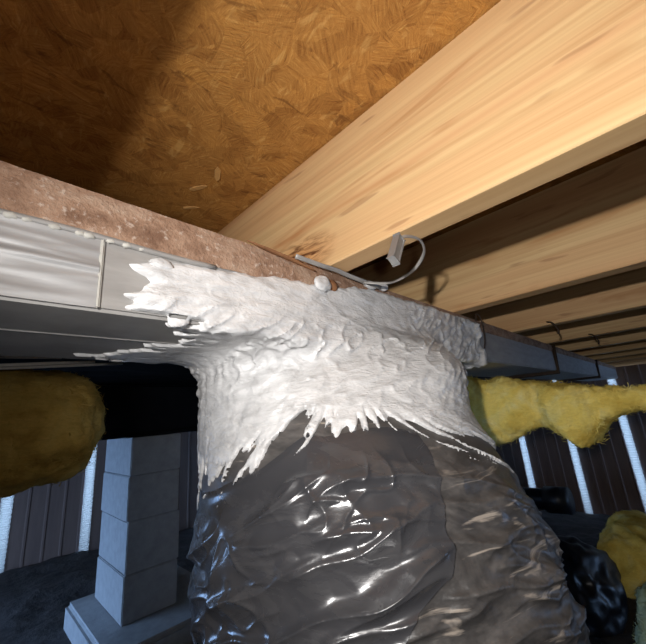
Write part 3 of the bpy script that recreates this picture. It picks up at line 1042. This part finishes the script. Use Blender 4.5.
# ------------------------------------------------------------------ insulation
def batt(name, lo, hi, label, mat, amp=0.05, seed=1, res=0.012, freq=7, scallop=0.0, tilt=0.0, nfib=3000, fibw=1.0):
    """soft lumpy slab: rounded box whose surface is pushed about by noise"""
    lo, hi = np.array(lo, float), np.array(hi, float)
    ctr, hs = (lo + hi) / 2, (hi - lo) / 2
    n = np.maximum(3, (2 * hs / res).astype(int))
    vs_, fs, off = [], [], 0
    for ax in range(3):
        b, c_ = (ax + 1) % 3, (ax + 2) % 3
        for sgn in (-1, 1):
            gu, gv = np.meshgrid(np.linspace(-1, 1, n[b]), np.linspace(-1, 1, n[c_]))
            p = np.zeros(gu.shape + (3,))
            p[..., ax], p[..., b], p[..., c_] = sgn, gu, gv
            vs_.append(p.reshape(-1, 3))
            f = grid_faces(n[b], n[c_]) + off
            fs.append(f if sgn > 0 else f[:, ::-1])
            off += gu.size
    q = np.concatenate(vs_)
    pw = q * hs
    rr = min(hs) * 0.9
    inner = np.clip(pw, -(hs - rr), hs - rr)
    d = pw - inner
    L = np.linalg.norm(d, axis=1, keepdims=True)
    nrm = d / np.maximum(L, 1e-6)
    p = inner + nrm * rr
    w = ctr + p
    disp = amp * fbm(w[:, 0] * freq, w[:, 1] * freq, w[:, 2] * freq, 5, seed, 0.55)
    w = w + nrm * disp[:, None]
    low = np.clip((ctr[2] - w[:, 2]) / hs[2], 0, 1.5)
    w[:, 2] -= scallop * low * (noise(w[:, 0] * 5, w[:, 1] * 5.5, 0.2, seed + 9) + 0.25)
    w[:, 2] += tilt * (w[:, 0] - ctr[0])
    return finish_batt(name, w, nrm, np.concatenate(fs), (ctr[0], ctr[1], lo[2]), label, mat, seed, nfib, fibw)


def finish_batt(name, w, nrm, faces, base, label, mat, seed, nfib, fibw):
    o = empty(name, base)
    link('batt_body', mesh_np('batt_body', w, faces), mat, o)
    # loose fibres standing off the surface
    rng = np.random.default_rng(seed)
    pick = rng.integers(0, len(w), nfib)
    p0, n0 = w[pick], nrm[pick]
    dr = rng.normal(size=(nfib, 3)) * np.array([1, 1, 0.7])
    dr = dr - n0 * (dr * n0).sum(1, keepdims=True) * 0.8
    dr /= np.linalg.norm(dr, axis=1, keepdims=True)
    ln = rng.uniform(0.012, 0.034, (nfib, 1))
    bend = rng.normal(size=(nfib, 3)) * 0.25
    side = np.cross(dr, n0)
    side /= np.maximum(np.linalg.norm(side, axis=1, keepdims=True), 1e-6)
    wd = rng.uniform(0.0006, 0.0016, (nfib, 1)) * fibw
    rows = []
    for t in (0.0, 0.33, 0.67, 1.0):
        c_ = p0 + dr * ln * (t - 0.5) + bend * ln * (t - 0.5) ** 2 + n0 * (0.0035 * math.sin(math.pi * (0.15 + 0.85 * t)) - 0.0005)
        k = wd * (1.0 - 0.8 * t)
        rows += [c_ - side * k, c_ + side * k]
    fv = np.stack(rows, 1).reshape(-1, 3)
    b0 = (np.arange(nfib) * 8)[:, None]
    ff = np.concatenate([b0 + np.array([[2 * i, 2 * i + 1, 2 * i + 3, 2 * i + 2]]) for i in range(3)])
    fo = link('loose_fibre', mesh_np('loose_fibre', fv, ff), mat, o)
    fo['kind'] = 'stuff'
    return tag(o, label, 'insulation')


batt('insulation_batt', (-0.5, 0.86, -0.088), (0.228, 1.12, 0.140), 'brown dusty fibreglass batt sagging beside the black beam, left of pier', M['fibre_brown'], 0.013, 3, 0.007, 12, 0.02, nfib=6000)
def hanging_batt(name, ys, zb, zt, xs, thick, label, mat, seed, nfib, fibw, amp=0.010):
    """long batt hanging as a curtain across the duct: outline in y-z, soft body in x"""
    nu, nv = 260, 64
    yy = np.linspace(ys[0], ys[-1], nu)
    sgn = np.sign(ys[-1] - ys[0])
    b_, t_, x_ = (np.interp(yy * sgn, np.array(ys) * sgn, q) for q in (zb, zt, xs))
    b_, t_ = (np.convolve(np.pad(q, 6, mode='edge'), np.ones(13) / 13, 'valid') for q in (b_, t_))
    endt = np.minimum(1, np.minimum(np.arange(nu), np.arange(nu)[::-1]) / 14.0) ** 0.5
    a = np.linspace(0, 2 * np.pi, nv, endpoint=False)
    A, YY = np.meshgrid(a, yy)
    ca, sa = np.cos(A), np.sin(A)
    ce, se = np.sign(ca) * np.abs(ca) ** 0.7, np.sign(sa) * np.abs(sa) ** 0.7
    mid, half = ((b_ + t_) / 2)[:, None], ((t_ - b_) / 2 * (0.15 + 0.85 * endt))[:, None]
    w = np.stack([x_[:, None] + ce * thick / 2 * endt[:, None], YY, mid + se * half], -1)
    n_ = np.stack([ca, 0 * ca, sa], -1)
    d = amp * (fbm(w[..., 0] * 12, w[..., 1] * 12, w[..., 2] * 12, 5, seed, 0.6))
    w = (w + n_ * d[..., None]).reshape(-1, 3)
    return finish_batt(name, w, n_.reshape(-1, 3), grid_faces(nv, nu, True), (x_.mean(), yy.mean(), b_.min()), label, mat, seed, nfib, fibw)


hanging_batt('insulation_batt', [0.818, 0.534, 0.482, 0.444, 0.422, 0.379, 0.336, 0.297, 0.265, 0.238, 0.208, 0.172, 0.151, 0.129, 0.108, 0.052, -0.121],
             [-0.086, -0.095, -0.099, -0.103, -0.129, -0.125, -0.109, -0.086, -0.067, -0.102, -0.127, -0.127, -0.118, -0.067, -0.057, -0.052, -0.047],
             [0.080, 0.080, 0.080, 0.078, 0.069, 0.060, 0.053, 0.045, 0.040, 0.034, 0.029, 0.022, 0.016, 0.009, 0.003, -0.001, -0.003],
             [1.150, 1.140, 1.130, 1.120, 1.120, 1.120, 1.120, 1.130, 1.140, 1.110, 1.100, 1.110, 1.120, 1.130, 1.130, 1.140, 1.150], 0.11,
             'long bright yellow fibreglass batt sagging in lobes below the duct on the right', M['fibre'], 13, 7000, 0.8, 0.014)
batt('insulation_heap', (2.02, -0.05, -0.88), (2.60, 0.42, -0.62), 'yellow brown fibreglass heap on the ground below the right skirting', M['fibre'], 0.035, 23, 0.014, 8, 0.0, nfib=3000, fibw=1.8)
batt('insulation_scrap', (1.38, 0.02, -0.80), (1.70, 0.235, -0.60), 'pale green fibreglass scrap on the ground at bottom right corner', M['fibre_green'], 0.03, 29, 0.012, 9, 0.0, nfib=2500, fibw=1.4)

# black belly wrap stapled under the joists behind the duct
nx, ny = 160, 80
ux, uy = np.meshgrid(np.linspace(-0.58, 3.88, nx), np.linspace(0.545, 1.585, ny))
sag = np.sin(np.pi * (uy - 0.545) / 1.04)
uz = 0.187 - 0.022 * sag - 0.012 * sag * fbm(ux * 3, uy * 4, 0.2, 4, 91)
o = link('belly_wrap', mesh_np('belly_wrap', np.stack([ux, uy, uz], -1).reshape(-1, 3), grid_faces(nx, ny)), M['black_steel'])
tag(o, 'black belly wrap fabric sagging under the joists behind the trunk duct', 'fabric')

# black plastic heap beside the drop
bm = bmesh.new()
bmesh.ops.create_icosphere(bm, subdivisions=5, radius=1)
co = np.array([v.co[:] for v in bm.verts])
d = 1 + 0.16 * fbm(co[:, 0] * 1.5, co[:, 1] * 1.5, co[:, 2] * 1.5, 3, 77) + 0.10 * (ridge(co[:, 0] * 2.5, co[:, 1] * 2.5, co[:, 2] * 2.5, 78) - 0.5)
for v, k in zip(bm.verts, d):
    v.co = Vector((1.80 + v.co.x * 0.22 * k, 0.45 + v.co.y * 0.14 * k, -0.75 + v.co.z * 0.16 * k))
tag(link('plastic_bag', bm_mesh('plastic_bag', bm, True), M['black_rubber']), 'crumpled black plastic bag on the ground beside the flexible duct', 'bag')
